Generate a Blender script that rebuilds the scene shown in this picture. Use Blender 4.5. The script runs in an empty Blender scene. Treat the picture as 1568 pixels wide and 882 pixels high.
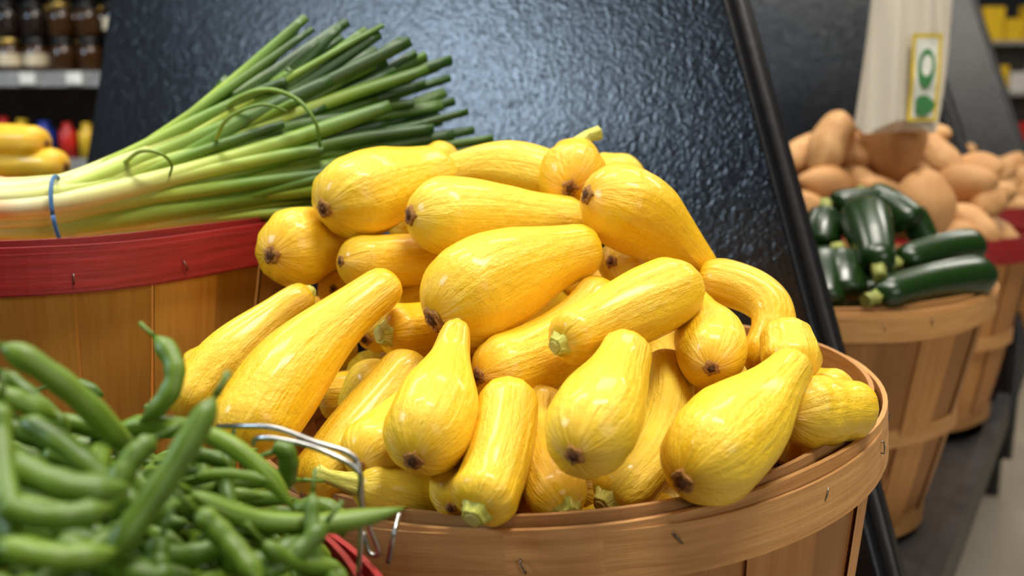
import bpy, math, random
from mathutils import Vector, Matrix, Euler
scene=bpy.context.scene
try: scene.view_settings.view_transform='Standard'
except Exception: pass
# ------------------------------------------------------------ materials
def lin(c):
    return tuple((x/12.92 if x<=.04045 else ((x+.055)/1.055)**2.4) for x in [v/255 for v in c])+(1,)
class NT:
    def __init__(s,name):
        s.m=bpy.data.materials.new(name); s.m.use_nodes=True
        s.t=s.m.node_tree; s.n=s.t.nodes; s.b=s.n['Principled BSDF']
    def add(s,ty,**k):
        n=s.n.new(ty)
        for kk,v in k.items():
            if kk.startswith('_'): setattr(n,kk[1:],v)
            else: n.inputs[kk].default_value=v
        return n
    def link(s,x,y): s.t.links.new(x,y)
    def attr(s,name): return s.add('ShaderNodeAttribute',_attribute_name=name)
    def scaled(s,vec,sc,off=None):
        n=s.add('ShaderNodeMapping'); n.inputs['Scale'].default_value=sc; s.link(vec,n.inputs['Vector']); return n.outputs['Vector']
    def noise(s,vec,scale,detail=3,rough=.5):
        n=s.add('ShaderNodeTexNoise'); n.inputs['Scale'].default_value=scale; n.inputs['Detail'].default_value=detail; n.inputs['Roughness'].default_value=rough
        if vec is not None: s.link(vec,n.inputs['Vector'])
        return n.outputs['Fac']
    def ramp(s,fac,stops):
        n=s.add('ShaderNodeValToRGB'); e=n.color_ramp.elements
        while len(e)<len(stops): e.new(.5)
        for i,(p,c) in enumerate(stops):
            e[i].position=p; e[i].color=lin(c) if len(c)==3 else c
        s.link(fac,n.inputs['Fac']); return n.outputs['Color']
    def mix(s,fac,c1,c2,mode='MIX'):
        n=s.add('ShaderNodeMix',_data_type='RGBA',_blend_type=mode)
        for v,i in ((fac,0),(c1,6),(c2,7)):
            if isinstance(v,bpy.types.NodeSocket): s.link(v,n.inputs[i])
            else: n.inputs[i].default_value=v
        return n.outputs[2]
    def math(s,op,x,y=0,clamp=False):
        n=s.add('ShaderNodeMath',_operation=op,_use_clamp=clamp)
        for v,i in ((x,0),(y,1)):
            if isinstance(v,bpy.types.NodeSocket): s.link(v,n.inputs[i])
            else: n.inputs[i].default_value=v
        return n.outputs[0]
    def bump(s,h,strength=.3,dist=.002):
        n=s.add('ShaderNodeBump'); n.inputs['Strength'].default_value=strength; n.inputs['Distance'].default_value=dist
        s.link(h,n.inputs['Height']); s.link(n.outputs['Normal'],s.b.inputs['Normal'])
    def col(s,c):
        if isinstance(c,bpy.types.NodeSocket): s.link(c,s.b.inputs['Base Color'])
        else: s.b.inputs['Base Color'].default_value=lin(c)
    def set(s,**k):
        for kk,v in k.items(): s.b.inputs[kk.replace('_',' ')].default_value=v

def mat_simple(name,c,rough=.5,metal=0,scale=30,var=.12,bump=0,**k):
    t=NT(name); tc=t.add('ShaderNodeTexCoord').outputs['Object']
    n=t.noise(tc,scale,4)
    d=tuple(max(0,v*(1-var)) for v in c); l=tuple(min(255,v*(1+var)) for v in c)
    t.col(t.ramp(n,[(.3,d),(.7,l)])); t.set(Roughness=rough,Metallic=metal,**k)
    if bump: t.bump(n,bump,.002)
    return t.m

def mat_squash(name='squash_skin',main=(250,194,8),pale=(246,214,54),deep=(244,166,4)):
    t=NT(name); lc=t.attr('lc').outputs['Vector']; rnd=t.attr('rnd').outputs['Fac']
    tt=t.attr('t').outputs['Fac']
    streak=t.noise(t.scaled(lc,(3.2,3.2,9)),1.6,5,.6)
    fine=t.noise(t.scaled(lc,(5,5,60)),2.0,5,.7)
    mott=t.noise(t.scaled(lc,(1.1,1.1,24)),2.0,4,.6)
    c=t.mix(t.math('MULTIPLY',rnd,.85),lin(main),lin(pale))
    c=t.mix(t.ramp(streak,[(.48,(0,0,0)),(.74,(150,150,150))]),c,lin((240,222,100)))
    c=t.mix(t.ramp(mott,[(.30,(130,130,130)),(.48,(0,0,0))]),c,lin(deep))
    c=t.mix(t.ramp(fine,[(.30,(100,100,100)),(.44,(0,0,0))]),c,lin(deep))
    c=t.mix(t.ramp(tt,[(.0,(180,180,180)),(.2,(0,0,0))]),c,lin(deep))
    c=t.mix(t.ramp(tt,[(.8,(0,0,0)),(1.0,(120,120,120))]),c,lin(deep))
    sc=t.noise(t.scaled(lc,(1,1,34)),3.4,8,.8)
    c=t.mix(t.ramp(sc,[(.61,(0,0,0)),(.70,(150,150,150))]),c,lin((184,110,18)))
    sp=t.noise(t.scaled(lc,(1.4,1.4,48)),12,2,.5)
    c=t.mix(t.ramp(sp,[(.69,(0,0,0)),(.75,(150,150,150))]),c,lin((186,116,24)))
    t.col(c)
    rr=t.add('ShaderNodeMapRange'); t.link(mott,rr.inputs['Value']); rr.inputs['To Min'].default_value=.2; rr.inputs['To Max'].default_value=.44
    t.link(rr.outputs[0],t.b.inputs['Roughness'])
    t.set(Subsurface_Weight=.08,Subsurface_Scale=.006,Coat_Weight=.22,Coat_Roughness=.12)
    t.b.inputs['Subsurface Radius'].default_value=(1,.55,.1)
    h=t.math('ADD',t.noise(t.scaled(lc,(1,1,30)),4,6,.65),t.math('MULTIPLY',streak,.9))
    t.bump(h,.75,.003)
    return t.m
def mat_lc(name,c1,c2,c3=None,s=(2,2,40),sc=2,rough=.5,bump=.2,thr=(.35,.65),**k):
    t=NT(name); lc=t.attr('lc').outputs['Vector']
    n=t.noise(t.scaled(lc,s),sc,5,.6)
    c=t.ramp(n,[(thr[0],c1),(thr[1],c2)])
    if c3 is not None:
        c=t.mix(t.attr('rnd').outputs['Fac'],c,lin(c3))
    t.col(c); t.set(Roughness=rough,**k)
    if bump: t.bump(n,bump,.0015)
    return t.m
def mat_wood(name,c1,c2,grain=(60,6,60),rough=.6,blot=120):
    t=NT(name); lc=t.attr('lc').outputs['Vector']; rnd=t.attr('rnd').outputs['Fac']
    n=t.noise(t.scaled(lc,grain),1.5,6,.65)
    big=t.noise(t.scaled(lc,(8,2,8)),1.5,3,.5)
    c=t.ramp(n,[(.25,c1),(.7,c2)])
    c=t.mix(t.ramp(big,[(.4,(0,0,0)),(.75,(blot,blot,blot))]),c,lin(tuple(v*.68 for v in c1)))
    d=t.mix(t.math('MULTIPLY',rnd,.7),c,lin(tuple(v*.72 for v in c1)))
    t.col(d); t.set(Roughness=rough); t.bump(n,.5,.0016)
    return t.m
M={}
M['squash']=mat_squash()
M['scar']=mat_lc('squash_blossom_scar',(110,62,20),(200,142,64),s=(1.5,1.5,900),sc=2.4,rough=.85,bump=.8)
M['scar_dark']=mat_lc('squash_blossom_scar_core',(62,32,12),(140,86,36),s=(2,2,900),sc=3,rough=.9,bump=.9)
M['stem']=mat_lc('squash_stem',(164,168,54),(224,214,104),s=(4,4,60),rough=.6,bump=.6)
M['stemcut']=mat_lc('squash_stem_cut',(176,160,80),(214,210,110),s=(3,3,500),rough=.8,bump=.6)
M['rim']=mat_wood('basket_rim_wood',(184,124,62),(228,174,108),grain=(120,6,120))
M['slat']=mat_wood('basket_slat_wood',(190,122,58),(222,162,92),grain=(90,5,90))
M['slat_warm']=mat_wood('basket_slat_wood_warm',(216,142,44),(244,182,82),grain=(90,5,90))
M['redrim']=mat_wood('basket_rim_red_stain',(120,12,18),(184,40,42),grain=(120,6,120),rough=.5)
M['staple']=mat_simple('staple_steel',(120,115,105),.35,1)
M['wire']=mat_simple('galvanised_wire',(170,170,168),.3,1)
M['bean']=mat_lc('green_bean_skin',(82,110,20),(126,154,46),(70,100,22),s=(1.5,1.5,10),rough=.42,bump=.25)
M['zuc']=mat_lc('zucchini_skin',(16,42,10),(46,80,22),s=(14,14,120),sc=3,rough=.28,bump=.1,thr=(.45,.85),Coat_Weight=.2)
M['zucstem']=mat_lc('zucchini_stem',(110,124,50),(176,176,96),rough=.6)
M['potato']=mat_lc('sweet_potato_skin',(178,128,78),(226,182,126),(196,144,90),s=(1.5,1.5,18),sc=2,rough=.7,bump=.6)
def mat_onion():
    t=NT('green_onion_stalk'); lc=t.attr('lc').outputs['Vector']; tt=t.attr('t').outputs['Fac']; rnd=t.attr('rnd').outputs['Fac']
    n=t.noise(t.scaled(lc,(4,4,4)),2,4)
    v=t.math('ADD',tt,t.math('MULTIPLY',t.math('SUBTRACT',rnd,.55),.34))
    v=t.math('ADD',v,t.math('MULTIPLY',t.math('SUBTRACT',n,.5),.12))
    c=t.ramp(v,[(.02,(232,180,126)),(.08,(242,232,182)),(.28,(226,226,142)),(.46,(182,200,82)),(.68,(108,146,46)),(.92,(44,78,30))])
    fib=t.noise(t.scaled(lc,(14,14,2)),2,3)
    c=t.mix(t.ramp(fib,[(.4,(80,80,80)),(.6,(0,0,0))]),c,lin((84,116,36)))
    t.col(c); t.set(Roughness=.34,Subsurface_Weight=.05); t.b.inputs['Subsurface Scale'].default_value=.005
    t.bump(fib,.25,.001)
    return t.m
M['onion']=mat_onion()
def mat_board():
    t=NT('black_textured_laminate'); tc=t.add('ShaderNodeTexCoord').outputs['Object']
    v=t.add('ShaderNodeTexVoronoi',_feature='SMOOTH_F1'); v.inputs['Scale'].default_value=170; v.inputs['Smoothness'].default_value=.9
    n0=t.add('ShaderNodeTexNoise'); n0.inputs['Scale'].default_value=60; t.link(tc,n0.inputs['Vector'])
    w=t.mix(.03,tc,n0.outputs['Color']) ; t.link(w,v.inputs['Vector'])
    n=t.noise(tc,110,3,.5)
    h=t.math('ADD',v.outputs['Distance'],t.math('MULTIPLY',n,.8))
    t.col((7,9,14)); 
    r=t.noise(tc,6,4); rr=t.add('ShaderNodeMapRange'); t.link(r,rr.inputs['Value']); rr.inputs['To Min'].default_value=.2; rr.inputs['To Max'].default_value=.31
    t.link(rr.outputs[0],t.b.inputs['Roughness'])
    t.bump(h,.32,.0016)
    return t.m
M['board']=mat_board()
M['boardedge']=mat_simple('black_painted_edge',(14,14,17),.4,scale=60,bump=.3)
M['shelf']=mat_simple('worn_black_shelf',(38,36,36),.5,scale=14,var=.35,bump=.3)
M['rubber']=mat_simple('blue_rubber_band',(50,100,150),.5)
# ------------------------------------------------------------ mesh builder
class MB:
    def __init__(s): s.v=[];s.f=[];s.m=[];s.lc=[];s.t=[];s.r=[]; s.sm=[]
    def ring_tube(s,pts,rad,nseg=16,rnd=0,mat=0,cap=True,shape=None,t0=0,t1=1,matf=None,up=None):
        pts=[Vector(p) for p in pts]; n=len(pts)
        T=[]
        for i in range(n):
            d=(pts[min(i+1,n-1)]-pts[max(i-1,0)]); T.append(d.normalized() if d.length>1e-9 else Vector((0,0,1)))
        u=up or Vector((.3,.2,1)); x=(u-T[0]*u.dot(T[0])).normalized()
        base=len(s.v); L=0
        for i in range(n):
            x=(x-T[i]*x.dot(T[i])).normalized(); y=T[i].cross(x)
            if i: L+=(pts[i]-pts[i-1]).length
            tt=t0+(t1-t0)*i/(n-1)
            for j in range(nseg):
                an=2*math.pi*j/nseg; r=rad[i]*(shape(an,i/(n-1)) if shape else 1)
                s.v.append(pts[i]+x*(math.cos(an)*r)+y*(math.sin(an)*r))
                s.lc.append((math.cos(an)+rnd*17,math.sin(an)+rnd*9,L)); s.t.append(tt); s.r.append(rnd)
        for i in range(n-1):
            for j in range(nseg):
                k=(j+1)%nseg
                s.f.append((base+i*nseg+j,base+i*nseg+k,base+(i+1)*nseg+k,base+(i+1)*nseg+j)); s.m.append(matf(i) if matf else mat); s.sm.append(True)
        if cap:
            s.f.append(tuple(base+j for j in reversed(range(nseg)))); s.m.append(matf(0) if matf else mat); s.sm.append(False)
            s.f.append(tuple(base+(n-1)*nseg+j for j in range(nseg))); s.m.append(matf(n-2) if matf else mat); s.sm.append(False)
    def box(s,c,h,rot=None,mat=0,rnd=0):
        b=len(s.v); R=rot or Matrix.Identity(3)
        for sx in(-1,1):
            for sy in(-1,1):
                for sz in(-1,1):
                    q=Vector((sx*h[0],sy*h[1],sz*h[2])); s.v.append(Vector(c)+R@q); s.lc.append(tuple(Vector(c)+q)); s.t.append(0); s.r.append(rnd)
        for f in ((0,1,3,2),(4,6,7,5),(0,4,5,1),(2,3,7,6),(0,2,6,4),(1,5,7,3)):
            s.f.append(tuple(b+i for i in f)); s.m.append(mat); s.sm.append(False)
    def grid(s,fn,nu,nv,mat=0,rnd=0,lcf=None,closed_u=False,sm=True):
        b=len(s.v); cu=nu if closed_u else nu+1
        for i in range(cu):
            for j in range(nv+1):
                s.v.append(Vector(fn(i/nu,j/nv))); s.lc.append(lcf(i/nu,j/nv) if lcf else (i/nu,j/nv,0)); s.t.append(j/nv); s.r.append(rnd)
        for i in range(nu):
            for j in range(nv):
                i2=(i+1)%cu
                s.f.append((b+i*(nv+1)+j,b+i2*(nv+1)+j,b+i2*(nv+1)+j+1,b+i*(nv+1)+j+1)); s.m.append(mat); s.sm.append(sm)
    def obj(s,name,mats,parent=None,loc=None,rot=None):
        me=bpy.data.meshes.new(name); me.from_pydata([tuple(v) for v in s.v],[],s.f); 
        for m in mats: me.materials.append(m)
        me.polygons.foreach_set('material_index',s.m); me.polygons.foreach_set('use_smooth',s.sm)
        a1=me.attributes.new('lc','FLOAT_VECTOR','POINT'); a1.data.foreach_set('vector',[c for l in s.lc for c in l])
        a2=me.attributes.new('t','FLOAT','POINT'); a2.data.foreach_set('value',s.t)
        a3=me.attributes.new('rnd','FLOAT','POINT'); a3.data.foreach_set('value',s.r)
        me.update()
        o=bpy.data.objects.new(name,me); bpy.context.collection.objects.link(o)
        if parent: o.parent=parent
        if loc: o.location=loc
        if rot: o.rotation_euler=rot
        return o
def empty(name,loc=(0,0,0),rot=(0,0,0)):
    o=bpy.data.objects.new(name,None); o.empty_display_size=.05; bpy.context.collection.objects.link(o); o.location=loc; o.rotation_euler=rot; return o
def bez(p0,p1,p2,n):
    p0,p1,p2=Vector(p0),Vector(p1),Vector(p2); c=p1*2-(p0+p2)*.5
    return [p0*(1-s)**2+c*2*s*(1-s)+p2*s*s for s in [i/(n-1) for i in range(n)]]
def crom(pts,per=8):
    pts=[Vector(p) for p in pts]; P_=[pts[0]*2-pts[1]]+pts+[pts[-1]*2-pts[-2]]; out=[]
    for i in range(1,len(P_)-2):
        for k in range(per):
            s=k/per; a_,b_,c_,d_=P_[i-1:i+3]
            out.append(.5*((2*b_)+(c_-a_)*s+(2*a_-5*b_+4*c_-d_)*s*s+(3*b_-a_-3*c_+d_)*s**3))
    out.append(pts[-1]); return out
def V(x,y,z): return Vector((x,y,z))*.001   # millimetres, world frame
def table(txt): return [[float(v) for v in l.split()] for l in txt.strip().splitlines()]
# ------------------------------------------------------------ squash
def prof(s,rb,rn,L):
    g=math.exp(-((s-.32)/.38)**2) if s>.32 else 1-.16*((.32-s)/.32)**2
    g0=math.exp(-(.68/.38)**2); g=(g-g0)/(1-g0)
    r=rn+(rb-rn)*g
    c=min(.48,rb/L*.95)
    if s<c: r*=math.sqrt(max(0,1-((c-s)/c)**2))
    return r
def squash(mb,b,m,e,rb,rn,stem,rg,warty=False):
    n=44; L=(Vector(m)-Vector(b)).length+(Vector(e)-Vector(m)).length
    ss=[(i/(n-1))**1.5 for i in range(n)]
    ss=ss[:-1]+[1-(1-ss[-2])*.5,1-(1-ss[-2])*.2,1.0]; n=len(ss)
    c=Vector(m)*2-(Vector(b)+Vector(e))*.5
    pts=[Vector(b)*(1-s)**2+c*2*s*(1-s)+Vector(e)*s*s for s in ss]
    ce=min(.25,rn*.75/L)
    rad=[]
    for s in ss:
        r=prof(s,rb,rn,L)
        if stem: r*=1+.05*math.exp(-((s-.88)/.07)**2)
        if s>1-ce: r*=.32+.68*math.sqrt(max(0,1-((s-1+ce)/ce)**2.2))
        rad.append(max(r,rb*.07))
    rnd=rg.random(); ph=rg.random()*6; k1=rg.choice([5,8,10]); amp=.012+.016*rg.random()
    w=[(rg.random()*6.28,rg.random()) for _ in range(50)] if warty else [(rg.random()*6.28,rg.random()) for _ in range(7)]
    wa_=.05 if warty else .022
    def shape(an,q):
        v=1+amp*math.cos(k1*an+ph)+.024*math.cos(2*an+ph*2)+.022*math.sin(3*an+q*7+ph)+.018*math.sin(q*11+ph*3+an)
        for (wa,wq) in w:
            da=(an-wa+math.pi)%(2*math.pi)-math.pi
            v+=wa_*math.exp(-(da/.25)**2-((q-wq)/.05)**2)
        return v
    sr=rb*(.17+.06*rg.random())
    mb.ring_tube(pts,rad,30,rnd,cap=True,shape=shape)
    T=(pts[0]-pts[8]).normalized(); q0=pts[0]
    irr=lambda an,q:1+.12*math.cos(5*an+ph)+.09*math.cos(9*an+ph)+.06*math.sin(3*an)
    mb.ring_tube([q0-T*rb*.14,q0-T*rb*.01,q0+T*rb*.03,q0+T*rb*.02],[sr*1.15,sr*1.15,sr*.95,sr*.6],20,rnd,mat=1,shape=irr)
    mb.ring_tube([q0,q0+T*rb*.035,q0+T*rb*.045,q0+T*rb*.02],[sr*.62,sr*.6,sr*.4,sr*.15],14,rnd,mat=4,shape=irr)
    if stem:
        T=(pts[-1]-pts[-6]).normalized(); E=pts[-1]
        sl=rn*(.26 if stem==1 else 1.1); br=rn*(.42 if stem==1 else .40)
        bend=Vector((.9*sl,0,.0)) if stem==2 else Vector((0,0,0))
        if stem==3: sl=rn*1.5; bend=Vector((-.2*sl,0,.2*sl))
        sp=[E-T*rn*.45,E-T*rn*.10,E+T*sl*.35+bend*.1,E+T*sl*.8+bend*.45,E+T*sl+bend]
        mb.ring_tube(sp,[br*1.6,br*1.3,br*.95,br*(.85 if stem==1 else .7),br*(.8 if stem==1 else .85)],24,rnd,mat=2,shape=lambda an,q:1+(.13-.05*q)*math.cos(5*an+ph)+.04*math.cos(11*an))
        T2=(sp[-1]-sp[-2]).normalized()
        mb.ring_tube([sp[-1]-T2*.001,sp[-1]+T2*.0012],[br*.66,br*.5],14,rnd,mat=3)
# blossom end xyz, middle xyz, stem end xyz, bulb radius, neck radius (mm), stem kind
SQ=table("""
-149 786 1275 -104 837 1289 -54 875 1302 34 22 0
49 898 1285 -13 910 1300 -78 920 1288 26 16 0
-79 765 1272 -12 802 1266 59 827 1262 31 18 0
48 825 1288 53 862 1302 57 885 1318 29 18 2
119 935 1287 98 957 1291 77 972 1294 22 18 0
57 764 1288 112 787 1263 158 797 1217 33 15 0
-192 786 1238 -167 840 1241 -139 884 1247 32 23 0
-135 775 1235 -92 806 1230 -46 826 1232 22 20 0
-55 676 1208 2 722 1234 65 756 1247 36 19 0
-23 645 1176 32 694 1186 72 736 1222 24 18 0
132 701 1231 76 664 1215 31 629 1202 25 17 1
-31 779 1179 -64 754 1185 -95 728 1187 21 20 1
-238 693 1130 -206 732 1174 -159 770 1211 23 12 1
-175 605 1136 -144 666 1184 -87 726 1228 28 15 0
-148 812 1206 -144 866 1197 -136 910 1190 17 16 0
-58 556 1149 -45 612 1175 -37 660 1209 27 9 1
-2 628 1176 -7 584 1147 -21 545 1122 19 19 1
-96 592 1133 -76 634 1142 -51 667 1159 22 17 0
-135 620 1100 -104 662 1134 -69 706 1173 22 19 0
-36 617 1101 -67 604 1111 -97 590 1122 18 14 3
34 523 1164 57 579 1181 75 624 1205 27 16 0
23 666 1160 18 617 1134 33 569 1113 17 18 1
107 704 1176 102 649 1138 60 597 1107 19 20 1
98 546 1140 148 600 1162 190 642 1188 31 14 0
132 640 1183 140 700 1195 135 749 1213 24 11 0
175 706 1163 195 739 1205 147 769 1223 16 18 0
195 662 1170 195 680 1184 195 699 1199 20 17 0
177 619 1157 211 643 1153 244 657 1149 23 19 0
181 648 1113 187 671 1122 192 694 1132 18 16 0
237 678 1156 227 698 1153 215 719 1150 15 14 0
-37 568 1115 -29 612 1128 -20 657 1144 17 15 0
2 594 1101 5 645 1123 8 697 1151 12 14 0
132 701 1145 122 736 1163 112 771 1183 20 18 0
-116 768 1173 -96 802 1187 -75 836 1203 21 17 0
81 805 1230 104 835 1220 130 865 1210 21 20 0
-258 779 1141 -250 811 1142 -241 842 1144 19 17 0
-52 955 1307 -69 964 1301 -85 973 1294 21 18 0
-94 715 1166 -106 721 1144 -119 728 1121 20 18 0
217 714 1126 235 721 1108 253 728 1090 19 17 0
101 682 1106 120 715 1115 141 748 1126 21 18 0
44 761 1154 27 772 1129 9 784 1104 24 21 0
-11 673 1110 13 705 1114 38 737 1119 21 20 0
-207 876 1178 -181 873 1164 -155 870 1150 23 21 0
-82 732 1120 -102 775 1128 -124 819 1139 22 20 0
-118 924 1252 -91 925 1254 -63 925 1255 28 24 0
107 925 1274 79 924 1268 52 923 1262 24 22 0
-82 860 1205 -60 869 1200 -37 879 1196 21 20 0
-162 826 1188 -156 831 1161 -149 837 1134 22 19 0
""")
rg=random.Random(5)
SQM=[M['squash'],M['scar'],M['stem'],M['stemcut'],M['scar_dark']]
mb=MB()
for i,b in enumerate(SQ):
    squash(mb,V(*b[0:3]),V(*b[3:6]),V(*b[6:9]),b[9]*.00103,b[10]*.00103,int(b[11]),rg,warty=(i==27))
C=Vector((.04,.803,1.115))
for i in range(46):
    th=rg.random()*6.28; rr=.165*math.sqrt(rg.random()); x=C.x+rr*math.cos(th); y=C.y+rr*math.sin(th)+.01
    z=C.z-.07+rg.random()*.05+max(0,(y-C.y+.1))*.55*rg.random()
    dr=Vector((rg.uniform(-1,1),rg.uniform(-.6,.6),rg.uniform(-.2,.2))).normalized()*.055
    c=Vector((x,y,z)); squash(mb,c-dr,c+Vector((0,0,.004)),c+dr,.027,.02,0,rg)
mb.obj('yellow_squash_pile',SQM)
# ------------------------------------------------------------ basket
def basket(loc,R,Rb,H,rot,rim,slat,seed,inner=None,mid=True,name='bushel_basket'):
    g=random.Random(seed); root=empty(name,loc,rot)
    nS=24
    mb=MB()
    for i in range(nS):
        a0=2*math.pi*i/nS; w=2*math.pi/nS*1.03; off=.0016 if i%2 else -.0016; rn=g.random(); sk=g.uniform(-.008,.008)
        for side in (0,1):
            th=.0028*side
            def fn(u,v,a0=a0,w=w,off=off,th=th,sk=sk):
                q=1-v; r=Rb+(R-Rb)*(q**.85)+off-th
                ww=w*(.965-.035*v); an=a0+(u-.5)*ww+sk*v
                return (r*math.cos(an),r*math.sin(an),-.004-(H-.004)*v)
            mb.grid(fn,5,12,0,rn,lcf=lambda u,v,rn=rn:(u*.065+rn*5,v*H,rn*3))
    mb.obj('slats',[slat],root)
    mb=MB()
    def hoop(z0,z1,r0f,th,mat,rn,waves=.0012):
        ph=g.random()*6
        n=96
        prof_=[(0,z0),(th,z0),(th,z1),(0,z1)]
        zz=lambda an: waves*math.sin(3*an+ph)+waves*.6*math.sin(7*an+ph*2)
        def fn(u,v):
            an=2*math.pi*u
            k=v*4; i=int(k)%4; f=k-int(k)
            p=prof_[i]; q=prof_[(i+1)%4]
            r=p[0]+(q[0]-p[0])*f; z=p[1]+(q[1]-p[1])*f
            rr=r0f((z0+z1)/2)+r+.0015*math.sin(5*an+ph)
            return (rr*math.cos(an),rr*math.sin(an),z+zz(an))
        mb.grid(fn,n,4,mat,rn,lcf=lambda u,v:(z0*3+v*.12,u*6.28*R,rn*4),sm=False)
    rat=lambda z: Rb+(R-Rb)*(max(0,1+z/H)**.85)
    hoop(-.036,.004,lambda z:R+.0015,.0035,0,.1)
    hoop(-.026,.009,lambda z:R-.0075,.0035,1,.5)
    hoop(-.034,-.001,lambda z:R+.0055,.002,0,.25,.0014)
    if mid: hoop(-H*.52-.012,-H*.52+.012,lambda z:rat(-H*.52)+.001,.003,2,.2)
    hoop(-H,-H+.03,lambda z:rat(-H+.015)+.001,.003,2,.9)
    mb.obj('hoops',[rim,inner or M['rim'],M['rim']],root)
    mb=MB()
    mb.grid(lambda u,v:(v*(Rb+.001)*math.cos(6.2832*u),v*(Rb+.001)*math.sin(6.2832*u),-H+.004),32,3,0,.3,lcf=lambda u,v:(v*math.cos(6.28*u)*.2,v*math.sin(6.28*u)*.2,0))
    mb.obj('bottom',[slat],root)
    mb=MB()
    nst=17
    for i in range(nst):
        an=2*math.pi*(i+g.uniform(.1,.9))/nst; z=-.018+g.uniform(-.008,.008); r=R+.0085; sl=g.uniform(-.7,.7)
        c=Vector((r*math.cos(an),r*math.sin(an),z)); t=Vector((-math.sin(an),math.cos(an),0)); d=(Vector((0,0,1))+t*sl).normalized()*.0042; o=Vector((math.cos(an),math.sin(an),0))
        mb.ring_tube([c-d-o*.004,c-d+o*.0002,c+o*.0006,c+d+o*.0002,c+d-o*.004],[.0006]*5,6)
    mb.obj('staples',[M['staple']],root)
    return root
basket((.04,.803,1.115),.25,.185,.36,(-.003,-.095,.3),M['rim'],M['slat'],1)
basket((-.48,1.032,1.24),.25,.185,.36,(0,0,.1),M['redrim'],M['slat_warm'],2,inner=M['redrim'],mid=False)
basket((.447,1.481,1.112),.25,.175,.36,(.05,-.027,.2),M['rim'],M['slat'],3)
basket((-.30,.37,1.113),.25,.185,.36,(0,0,0),M['redrim'],M['slat'],4,inner=M['redrim'])
basket((.769,1.98,1.12),.25,.185,.36,(0,0,.4),M['redrim'],M['slat'],5,inner=M['redrim'])
basket((1.25,2.76,1.10),.25,.185,.36,(0,0,.4),M['redrim'],M['slat'],6,inner=M['redrim'])
basket((-.976,1.50,1.235),.25,.185,.36,(0,0,.7),M['rim'],M['slat_warm'],7)
# ------------------------------------------------------------ display stand in (u,r) frame
YAW=-math.radians(31)
def Lp(u,r,z):
    c,s=math.cos(YAW),math.sin(YAW)
    return Vector((u*c-r*s,u*s+r*c,z))
def rb(z): return .26*(z-1.13)
def ue(z): return min(-.15,-.268-.40*(z-1.168))
def board(r0,name,top=2.0,left=-1.47):
    mb=MB(); th=.058
    zs=[.60,.7,.874,.95,1.2,1.45,1.7,top]
    for z in zs:
        for side in(0,1):
            for u in (left,ue(z)):
                mb.v.append(Lp(u,r0+rb(z)+side*th,z)); mb.lc.append((u,z,0)); mb.t.append(0); mb.r.append(0)
    for i in range(len(zs)-1):
        o=i*4; p=(i+1)*4
        for (x,y) ,mt in (((0,1),0),((3,2),0),((1,3),1),((2,0),1)):
            mb.f.append((o+x,o+y,p+y,p+x)); mb.m.append(mt); mb.sm.append(False)
    mb.f.append((0,2,3,1)); mb.m.append(1); mb.sm.append(False)
    o=(len(zs)-1)*4; mb.f.append((o,o+1,o+3,o+2)); mb.m.append(1); mb.sm.append(False)
    ob=mb.obj(name,[M['board'],M['boardedge']])
    bv=ob.modifiers.new('b','BEVEL'); bv.width=.005; bv.segments=3; bv.limit_method='ANGLE'; bv.angle_limit=math.radians(50)
    mb=MB()
    pts=[Lp(ue(z)+.003,r0+rb(z)+th*.5,z) for z in zs]
    mb.ring_tube(pts,[.015]*len(pts),4,0,up=Vector((0,1,0)))
    mb.obj('edge_trim',[M['boardedge']],ob)
    return ob
board(1.03,'black_divider_board'); board(2.46,'black_divider_board'); board(4.0,'black_divider_board')
def stand(r0,r1,zs,name):
    mb=MB(); R3=Matrix.Rotation(YAW,3,'Z')
    def bx(u0,u1,ra,rb_,z0,z1): mb.box(Lp((u0+u1)/2,(ra+rb_)/2,(z0+z1)/2),((u1-u0)/2,(rb_-ra)/2,(z1-z0)/2),R3)
    bx(-.70,-.17,r0,r1,zs-.03,zs)
    bx(-.17,-.145,r0,r1,zs-.05,zs+.02)
    bx(-2.0,-.70,r0,r1,zs+.09,zs+.12)
    bx(-.34,-.31,r0+.05,r1-.05,.08,zs-.03)
    for r in (r0+.05,r1-.05): bx(-.30,-.25,r-.03,r+.03,0,zs-.03)
    bx(-1.9,-1.86,r0+.05,r1-.05,0,zs+.09)
    return mb.obj(name,[M['shelf']])
stand(-.5,.89,.735,'produce_display_stand')
stand(1.00,2.32,.735,'produce_display_stand')
stand(2.43,3.86,.735,'produce_display_stand')
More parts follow.
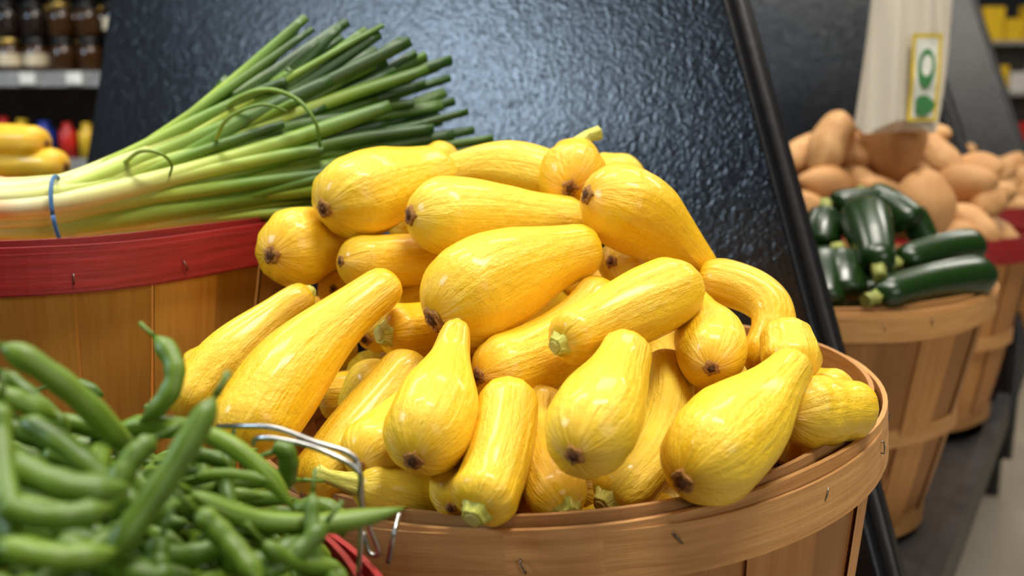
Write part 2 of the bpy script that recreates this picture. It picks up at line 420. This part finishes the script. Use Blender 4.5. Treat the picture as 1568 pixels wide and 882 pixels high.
# ------------------------------------------------------------ green onions
g=random.Random(11)
mb=MB()
tips=[V(*p) for p in [(-231,1105,1438),(-185,1103,1432),(-136,1101,1426),(-98,1099,1416),(-84,1094,1393),(-66,1089,1365),(-59,1085,1341),(-38,1083,1327),(11,1080,1311),(4,1078,1300),(-59,1076,1288),(-94,1072,1269),(-157,1069,1249)]]
def lerpv(L,f):
    k=f*(len(L)-1); i=min(int(k),len(L)-2); return L[i].lerp(L[i+1],k-i)
NO=104
for i in range(NO):
    f=(i+g.random())/NO; layer=g.random()
    waist=Vector((-.425,.943-.01*f-.035*layer+.05*abs(f-.3),1.2857-.0552*f))
    root=Vector((-.52+g.uniform(-.012,.025),waist.y,1.284-.061*f+g.uniform(-.004,.004)))
    ln=g.uniform(.6,1.0) if g.random()<.5 else g.uniform(.92,1.05)
    tip=lerpv(tips,f)+Vector((0,.06-.12*layer,.004-.008*layer))
    tip=waist+(tip-waist)*ln+Vector((g.uniform(-.007,.012),0,g.uniform(-.020,.014)))
    dip=max(0,1-f/.42)
    sag=g.uniform(-.003,.012)*(1-dip)
    m1=waist.lerp(tip,.33)+Vector((0,0,sag*.8-.022*dip+g.uniform(-.008,.005)))
    m2=waist.lerp(tip,.69)+Vector((0,0,sag*.8-.020*dip+g.uniform(-.012,.008)))
    pts=crom([root,waist,m1,m2,tip],8)
    n=len(pts); r0=g.uniform(.0052,.0092)
    rad=[]
    for k in range(n):
        q=k/(n-1)
        r=r0*(.72+.35*math.sin(min(1,q*1.3)*3.1)+(.22 if q<.05 else 0)+.25*q)
        if q>.85: r*=1-.25*(q-.85)/.15
        rad.append(r)
    fl=g.uniform(0,.45); pf=g.random()*6
    mb.ring_tube(pts,rad,12,g.random(),shape=lambda an,q,fl=fl,pf=pf:1-fl*q*math.sin(an+pf)**2)
    if g.random()<.8:
        k=int(n*g.uniform(.35,.6)); e=pts[-1]; off=Vector((g.uniform(-.03,.035),g.uniform(-.03,.01),g.uniform(-.03,.026-.02*dip)))
        b0=pts[k]; m0=(b0+e)*.5+off*.6; pp=bez(b0,m0,b0+(e-b0)*g.uniform(.6,1.02)+off,12)
        mb.ring_tube(pp,[r0*.85*(1-.4*(q/11)**2) for q in range(12)],8,g.random(),t0=k/n,t1=1)
for pts_,w in (([(-301,1011,1324),(-279,986,1355),(-239,968,1371),(-208,967,1364),(-188,963,1342),(-185,969,1317)],.003),
             ([(-363,937,1303),(-340,919,1315),(-322,919,1313),(-315,927,1303),(-320,935,1292)],.0022),
             ([(-283,960,1324),(-265,944,1345),(-232,936,1357),(-210,945,1351)],.0022)):
    pp=crom([V(*p) for p in pts_],7); n=len(pp)
    mb.ring_tube(pp,[w*(1-.5*k/n) for k in range(n)],8,.3,t0=.6,t1=.9)
for i in range(70):
    f=g.random(); p=Vector((-.52+g.uniform(-.006,.035),.915,1.285-.064*f)); q=p+Vector((-.03,g.uniform(-.01,.01),g.uniform(-.012,.008)))
    mb.ring_tube(bez(p,(p+q)/2+Vector((0,0,.004)),q,5),[.0008]*5,5,0,t0=0,t1=.05)
on=empty('green_onion_bunch'); mb.obj('stalks',[M['onion']],on)
mb=MB()
pp=[]
for k in range(33):
    an=2*math.pi*k/32
    pp.append(Vector((-.4137+.004*math.cos(an)-.003*math.sin(an),.912-.026*math.cos(an),1.2600+.0325*math.sin(an))))
mb.ring_tube(pp,[.0019]*33,8)
mb.obj('rubber_band',[M['rubber']],on)
# ------------------------------------------------------------ green beans
g=random.Random(3)
mb=MB()
def bean(p0,p1,p2,r,rnd,tip=True):
    pts=bez(p0,p1,p2,18); n=18; ph=g.random()*6
    rad=[]
    for k in range(n):
        q=k/(n-1); rr=r*(min(1,(q/.12)**.6 if q<.12 else 1))*(min(1,((1-q)/.16)**.8 if q>.84 else 1))
        rad.append(max(rr*(1+.06*math.sin(q*26+ph)),.0006))
    mb.ring_tube(pts,rad,12,rnd,shape=lambda an,q:1-.16*math.sin(an+ph)**2)
    T=(pts[0]-pts[1]).normalized(); mb.ring_tube([pts[0],pts[0]+T*.006,pts[0]+T*.011],[r*.3,r*.2,r*.28],6,rnd)
BN=table("""
-206 390 1258 -181 396 1237 -163 411 1202 54
-169 459 1246 -156 446 1229 -172 442 1209 49
-119 386 1238 -135 366 1209 -154 346 1181 65
-188 451 1203 -137 441 1202 -100 435 1168 54
-139 408 1189 -102 425 1167 -51 445 1166 56
-231 484 1215 -221 484 1215 -205 483 1210 44
-80 406 1176 -92 394 1166 -106 383 1161 45
-190 354 1226 -164 342 1218 -142 352 1213 58
-175 322 1219 -157 321 1214 -140 331 1214 55
-208 404 1223 -181 392 1213 -162 389 1194 51
-146 393 1218 -156 381 1208 -157 368 1192 55
-90 427 1181 -88 414 1166 -82 401 1151 38
-143 428 1188 -128 429 1189 -110 428 1186 25
-162 459 1186 -149 459 1187 -137 458 1182 39
-115 459 1189 -108 459 1186 -114 465 1164 51
-226 427 1237 -209 424 1223 -195 422 1210 49
-127 378 1193 -114 376 1180 -98 364 1167 60
-219 442 1208 -197 442 1207 -168 450 1193 49
-137 367 1187 -137 361 1179 -132 354 1171 48
-170 310 1210 -152 310 1205 -135 319 1203 49
-142 478 1183 -141 466 1170 -134 454 1158 49
-103 386 1176 -92 394 1163 -76 412 1152 45
-190 357 1245 -185 344 1227 -163 308 1199 54
-186 449 1190 -164 436 1175 -146 436 1172 52
-175 481 1199 -159 478 1183 -152 465 1164 50
-204 411 1203 -182 410 1198 -153 396 1180 54
-161 395 1169 -136 394 1166 -120 405 1170 52
-140 414 1163 -119 425 1167 -104 435 1166 50
-183 418 1186 -169 416 1174 -143 415 1172 55
-128 403 1162 -108 403 1159 -94 414 1166 48
-173 358 1191 -156 356 1181 -131 355 1176 57
-237 442 1208 -219 441 1202 -197 439 1193 52
-222 406 1234 -211 406 1231 -196 414 1220 47
""")
for b in BN: bean(V(*b[0:3]),V(*b[3:6]),V(*b[6:9]),b[9]*.0001,g.random())
Cb=Vector((-.30,.37,1.113))
for i in range(520):
    th=g.random()*6.28; rr=.236*math.sqrt(g.random()); x=rr*math.cos(th); y=rr*math.sin(th)
    h=.088*(1-(rr/.28)**2)-.002-g.random()*.045
    c=Cb+Vector((x,y,h)); an=g.random()*6.28; l=g.uniform(.035,.06)
    d=Vector((math.cos(an),math.sin(an),g.uniform(-.35,.35)))*l
    if (c-d-Cb).xy.length>.246 or (c+d-Cb).xy.length>.246: d*=.4
    bean(c-d,c+Vector((g.uniform(-.012,.012),g.uniform(-.012,.012),g.uniform(-.005,.014))),c+d,g.uniform(.0045,.006),g.random())
mb.obj('green_bean_pile',[M['bean']])
mb=MB()
for pts_ in ([(-152,495,1190),(-137,480,1195),(-117,471,1197),(-97,465,1192),(-79,464,1186),(-74,462,1177),(-74,463,1154),(-77,467,1121)],
             [(-130,479,1186),(-125,470,1192),(-113,465,1193),(-93,459,1190),(-74,457,1180),(-74,460,1166),(-72,472,1146),(-69,484,1126),(-74,488,1123),(-78,490,1134)],
             [(-60,501,1140),(-62,490,1132),(-66,497,1114)]):
    pp=crom([V(*p) for p in pts_],8); mb.ring_tube(pp,[.0014]*len(pp),8)
mb.obj('basket_wire_handle',[M['wire']])
# ------------------------------------------------------------ zucchini and sweet potatoes
g=random.Random(8)
mb=MB()
def zuc(p,m,e,r,r2):
    pts=bez(p,m,e,20); rad=[]
    for k in range(20):
        q=k/19; rr=r+(r2-r)*q; 
        if q<.16: rr*=math.sqrt(max(.01,1-((.16-q)/.16)**2))
        if q>.9: rr*=1-.55*((q-.9)/.1)**2
        rad.append(rr)
    ph=g.random()*6
    mb.ring_tube(pts,rad,18,g.random(),shape=lambda an,q:1+.02*math.cos(5*an+ph))
    T=(pts[-1]-pts[-2]).normalized(); E=pts[-1]
    mb.ring_tube([E-T*.006,E+T*.006,E+T*.02],[r2*.55,r2*.38,r2*.44],10,0,mat=1,shape=lambda an,q:1+.07*math.cos(5*an))
for b in table("""
494 1396 1207 471 1265 1152 39 22
667 1409 1161 527 1345 1148 28 20
652 1342 1131 461 1239 1120 30 21
433 1277 1108 437 1317 1159 34 25
433 1388 1158 445 1417 1210 31 20
480 1498 1209 577 1500 1217 25 17
417 1326 1153 403 1256 1102 32 24
594 1463 1181 545 1521 1225 29 24
402 1339 1115 410 1388 1162 27 22
618 1455 1138 518 1399 1104 29 24
366 1315 1092 378 1385 1144 28 22
558 1354 1085 469 1335 1088 24 20
596 1496 1197 618 1468 1151 26 19
"""):
    A=V(*b[0:3]);B=V(*b[3:6]); zuc(A,(A+B)/2+Vector((0,0,.006)),B,b[6]*.001,b[7]*.001)
for i in range(22):
    th=g.random()*6.28; rr=.15*math.sqrt(g.random()); c=Vector((.447+rr*math.cos(th),1.481+rr*math.sin(th),1.05+g.random()*.07)); an=g.random()*6.28
    d=Vector((math.cos(an),math.sin(an),g.uniform(-.2,.2)))*.07; zuc(c-d,c,c+d,.026,.021)
mb.obj('zucchini_pile',[M['zuc'],M['zucstem']])
def lump(mb,c,rx,rz,g,ax=None):
    ph=[g.random()*6 for _ in range(4)]; L=rz
    ax=ax or Vector((g.uniform(-1,1),g.uniform(-.6,.6),g.uniform(-.4,.4))).normalized()
    n=18; pts=[c+ax*(-math.cos(math.pi*k/(n-1)))*L+Vector((0,0,.1*L*math.sin(math.pi*k/(n-1)))) for k in range(n)]
    rad=[max(.002,rx*math.sin(math.pi*k/(n-1))**.8*(1+.14*math.sin(ph[3]+3*k/n))) for k in range(n)]
    mb.ring_tube(pts,rad,16,g.random(),shape=lambda an,q:1+.08*math.cos(2*an+ph[0])+.06*math.cos(3*an+ph[1]+4*q)+.04*math.sin(5*q*3+ph[2]+an))
mb=MB()
for b in table("""
599 1887 1286 47 64
716 1896 1297 55 80
731 1763 1182 49 66
653 1868 1214 34 54
806 1914 1254 37 64
836 1862 1209 36 64
873 1895 1237 29 52
583 1864 1211 34 54
567 1928 1266 35 58
681 1934 1272 35 61
824 1783 1144 31 52
904 1849 1198 24 37
872 1829 1181 24 40
749 1886 1229 32 52
819 1970 1305 24 40
646 1921 1260 35 53
686 1849 1198 32 56
543 1809 1165 31 54
774 1757 1124 30 53
"""):
    ax=Vector((g.uniform(-.5,.5),g.uniform(-.5,.5),.8)).normalized() if b[3]>43 else None
    lump(mb,V(*b[0:3]),b[3]*.001,b[4]*.001,g,ax)
for i in range(60):
    th=g.random()*6.28; rr=.19*math.sqrt(g.random()); c=Vector((.769+rr*math.cos(th),1.98+rr*math.sin(th),1.08+g.random()*.16*(1-rr/.25))); lump(mb,c,.034,.057,g)
mb.obj('sweet_potato_pile',[M['potato']])
mb=MB()
for i in range(60):
    th=g.random()*6.28; rr=.2*math.sqrt(g.random()); c=Vector((1.25+rr*math.cos(th),2.76+rr*math.sin(th),1.08+g.random()*.22*(1-rr/.25))); lump(mb,c,.032,.055,g)
mb.obj('sweet_potato_pile',[M['potato']])
mb=MB(); g2=random.Random(21)
for i in range(30):
    th=g2.random()*6.28; rr=.17*math.sqrt(g2.random()); c=Vector((-.976+rr*math.cos(th),1.50+rr*math.sin(th),1.20+g2.random()*.09*(1-rr/.25))); d=Vector((g2.uniform(-1,1),g2.uniform(-.5,.5),g2.uniform(-.1,.1))).normalized()*.07
    squash(mb,c-d,c,c+d,.03,.022,0,g2)
for A,B in ((V(-663,1434,1306),V(-792,1476,1312)),(V(-636,1429,1274),V(-764,1470,1281))):
    squash(mb,A,(A+B)/2,B,.025,.022,0,g2)
mb.obj('yellow_squash_pile',SQM)
# ------------------------------------------------------------ bag
t=NT('white_plastic_bag'); t.col((214,206,190)); t.set(Roughness=.45,Subsurface_Weight=.1); M['bag']=t.m
bagroot=empty('hanging_produce_bag')
mb=MB(); cx,cy=.688,1.80
def bagf(u,v,off=0):
    z=1.325+.62*v; an=2*math.pi*u; pinch=1-.38*v**2
    w=.072*pinch; th=.022*(1-.5*v)+.005*math.sin(9*an)*(.3+v)
    x=w*math.cos(an)*(1+.05*math.sin(7*an+3*v)); y=th*math.sin(an)
    return (cx+x+.01*math.sin(v*5),cy+y+.005*math.sin(14*u*3+v*8),z+.012*math.sin(3*an)*(1-v))
mb.grid(bagf,64,24,0,closed_u=True)
mb.grid(lambda u,v:Vector(bagf(u,0)).lerp(Vector((cx,cy,1.318)),v),64,3,0,closed_u=True)
mb.obj('bag_body',[M['bag']],bagroot)
mb=MB(); 
def panel(x0,x1,z0,z1,mat,dy):
    mb.grid(lambda u,v:(x0+(x1-x0)*u,cy-.0275-dy+.002*math.sin(v*9),z0+(z1-z0)*v),4,8,mat)
panel(cx+.006,cx+.058,1.335,1.485,0,0); panel(cx+.013,cx+.051,1.342,1.477,1,.001)
mb.grid(lambda u,v:(cx+.032+.015*v*math.cos(6.283*u),cy-.031,1.425+.034*v*math.sin(6.283*u)),24,2,2,closed_u=True)
mb.grid(lambda u,v:(cx+.032+.009*v*math.cos(6.283*u),cy-.0315,1.43+.018*v*math.sin(6.283*u)),24,2,1,closed_u=True)
mb.grid(lambda u,v:(cx+.032+.017*v*math.cos(6.283*u)*(1+.2*math.cos(6.283*u*3)),cy-.031,1.362+.018*v*math.sin(6.283*u)),24,2,2,closed_u=True)
mb.obj('printed_label',[mat_simple('label_yellow',(214,186,50),.5),mat_simple('label_white',(220,222,210),.5),mat_simple('label_green',(50,120,60),.5)],bagroot)
mb=MB(); mb.ring_tube([(cx,cy,1.93),(cx,cy,1.97),(cx+.01,cy,2.0),(cx+.02,cy,1.98)],[.003]*4,8)
mb.ring_tube([Lp(-.6,1.15,1.99),Vector((cx,cy,1.985)),Lp(-.62,2.6,1.99)],[.006]*3,8)
mb.obj('hanger_rod',[M['wire']],bagroot)
# ------------------------------------------------------------ room
def room_mat_floor():
    t=NT('polished_concrete'); tc=t.add('ShaderNodeTexCoord').outputs['Object']
    n=t.noise(tc,1.2,6,.6); c=t.ramp(n,[(.3,(150,140,124)),(.7,(186,176,158))]); t.col(c); t.set(Roughness=.3); return t.m
def slab(name,c,h,m):
    mb=MB(); mb.box(c,h); return mb.obj(name,[m])
wallm=mat_simple('painted_wall_dark',(70,70,72),.8,scale=3,var=.06)
slab('floor',(1,4.0,-.05),(5,7.0,.05),room_mat_floor())
slab('ceiling',(1,4.0,4.25),(5,7.0,.05),mat_simple('ceiling_paint',(70,68,64),.8,scale=3,var=.08))
slab('wall_back',(1,11.05,2.1),(5,.05,2.1),wallm)
slab('wall_front',(1,-3.05,2.1),(5,.05,2.1),wallm)
slab('wall_right',(6.05,4.0,2.1),(.05,7.0,2.1),wallm)
slab('wall_left',(-4.05,4.0,2.1),(.05,7.0,2.1),wallm)
sh=empty('grocery_shelving_unit')
mb=MB(); X0,X1,Y0=-3.4,-.75,3.0
mb.box(((X0+X1)/2,Y0+.5,1.1),((X1-X0)/2,.02,1.1))
for z in (.15,.55,.95,1.20,1.455,1.80,2.15): 
    mb.box(((X0+X1)/2,Y0+.24,z-.0),((X1-X0)/2,.24,.012)); mb.box(((X0+X1)/2,Y0-.005,z-.008),((X1-X0)/2,.008,.022),mat=1)
for x in (X0,X1): mb.box((x,Y0+.25,1.1),(.02,.25,1.1))
g=random.Random(4)
x=X0+.05
while x<X1-.05:
    mb.box((x,Y0-.016,1.448),(.022,.003,.016),mat=2); x+=g.uniform(.12,.22)
mb.obj('shelf_frame',[mat_simple('shelf_grey_metal',(130,124,116),.5),mat_simple('shelf_lip',(140,140,138),.4),mat_simple('price_tag',(230,228,218),.6)],sh)
jm=[mat_simple('jar_dark',(34,24,20),.15),mat_simple('jar_amber',(60,38,18),.15),mat_simple('jar_preserve',(60,22,18),.15),mat_simple('jar_lid_black',(20,20,20),.35),mat_simple('jar_lid_gold',(180,150,80),.3,.8),mat_simple('jar_label',(205,190,160),.6)]
mb=MB()
for z0 in (1.467,1.57,1.812,1.915):
    for row in (0,1):
        x=X0+.06
        while x<X1-.05:
            r=.036; b=g.choice([0,0,1,2,0]); l=g.choice([3,4,3]); c=(x,Y0+.05+row*.09)
            pr=[(0,.9),(.004,1),(.07,1),(.08,.78),(.083,.78)]
            mb.ring_tube([(c[0],c[1],z0+h) for h,_ in pr],[r*k for _,k in pr],16,0,mat=b)
            mb.ring_tube([(c[0],c[1],z0+.02),(c[0],c[1],z0+.055)],[r*1.015]*2,16,0,mat=5 if g.random()<.3 else b,cap=False)
            mb.ring_tube([(c[0],c[1],z0+.082),(c[0],c[1],z0+.099)],[r*.86]*2,16,0,mat=l)
            x+=.08
mb.obj('jars',jm,sh)
pk=[mat_simple('pack_red',(200,40,30),.4),mat_simple('pack_yellow',(230,186,40),.4),mat_simple('pack_blue',(30,60,160),.4),mat_simple('pack_white',(215,210,200),.4)]
mb=MB()
for z0 in (1.212,.962,.562,.162):
    x=X0+.06; kk=0
    while x<X1-.06:
        w=g.uniform(.025,.034); h=g.uniform(.10,.125) if z0>1.2 else g.uniform(.1,.18); k=[0,0,1,2,0,1,0][kk%7]; kk+=1
        mb.ring_tube([(x,Y0+.07,z0),(x,Y0+.07,z0+h*.75),(x,Y0+.07,z0+h*.85),(x,Y0+.07,z0+h)],[w*.9,w*.9,w*.5,w*.5],12,0,mat=k); x+=w*2.1
mb.obj('condiment_packages',pk,sh)
sh2=empty('grocery_shelving_unit')
mb=MB(); mb.box((3.6,8.6,.95),(1.6,.25,.95))
for z in (.3,.7,1.1,1.5,1.9): mb.box((3.6,8.3,z),(1.6,.14,.015),mat=1)
mb.obj('shelf_frame',[mat_simple('shelf_dark',(60,56,52),.6),mat_simple('shelf_lip_b',(150,146,140),.5)],sh2)
mb=MB()
for z in (.315,.715,1.115,1.515,1.915):
    x=2.05
    while x<5.15:
        w=g.uniform(.05,.11); h=g.uniform(.14,.28); mb.box((x+w,8.28,z+h/2),(w*.9,.08,h/2),mat=g.choice([0,1,3,1])); x+=2*w
mb.obj('boxed_groceries',pk,sh2)
slab('wooden_post',(3.05,5.4,2.1),(.09,.09,2.1),mat_simple('post_brown',(120,72,44),.6,scale=8))
# ------------------------------------------------------------ lights
def area(name,loc,size,sy,power,col,target):
    l=bpy.data.lights.new(name,'AREA'); l.shape='RECTANGLE'; l.size=size; l.size_y=sy; l.energy=power; l.color=col
    o=bpy.data.objects.new(name,l); bpy.context.collection.objects.link(o); o.location=loc
    o.rotation_euler=(Vector(target)-Vector(loc)).to_track_quat('-Z','Y').to_euler(); return o
area('window_daylight',(-3.7,-.1,3.2),1.2,1.0,95,(.62,.80,1),(.0,1.2,1.3))
area('added_front_fill',(2.2,-2.8,2.5),2.2,1.6,60,(1,.97,.90),(0,1.0,1.1))  # unseen fill lamp added behind the camera to brighten the fronts, no real storefront
for i,(x,y,e) in enumerate([(.7,.2,100),(-.9,1.2,62),(.9,2.2,42),(3.2,3.4,55),(-1.6,3.0,45),(2.8,6.5,60)]):
    area('ceiling_light_%d'%i,(x,y,4.1),1.3,.5,e,(1,.94,.84),(x,y,0))
w=bpy.data.worlds.new('w'); scene.world=w; w.use_nodes=True; w.node_tree.nodes['Background'].inputs[0].default_value=(.9,.95,1,1); w.node_tree.nodes['Background'].inputs[1].default_value=.2
cam=bpy.data.cameras.new('camera'); co=bpy.data.objects.new('camera',cam); bpy.context.collection.objects.link(co)
co.location=(0,0,1.35); co.rotation_euler=(math.radians(80),0,0); cam.lens=35; cam.sensor_width=36; cam.clip_start=.02
cam.dof.use_dof=True; cam.dof.focus_distance=.68; cam.dof.aperture_fstop=4.8
scene.camera=co
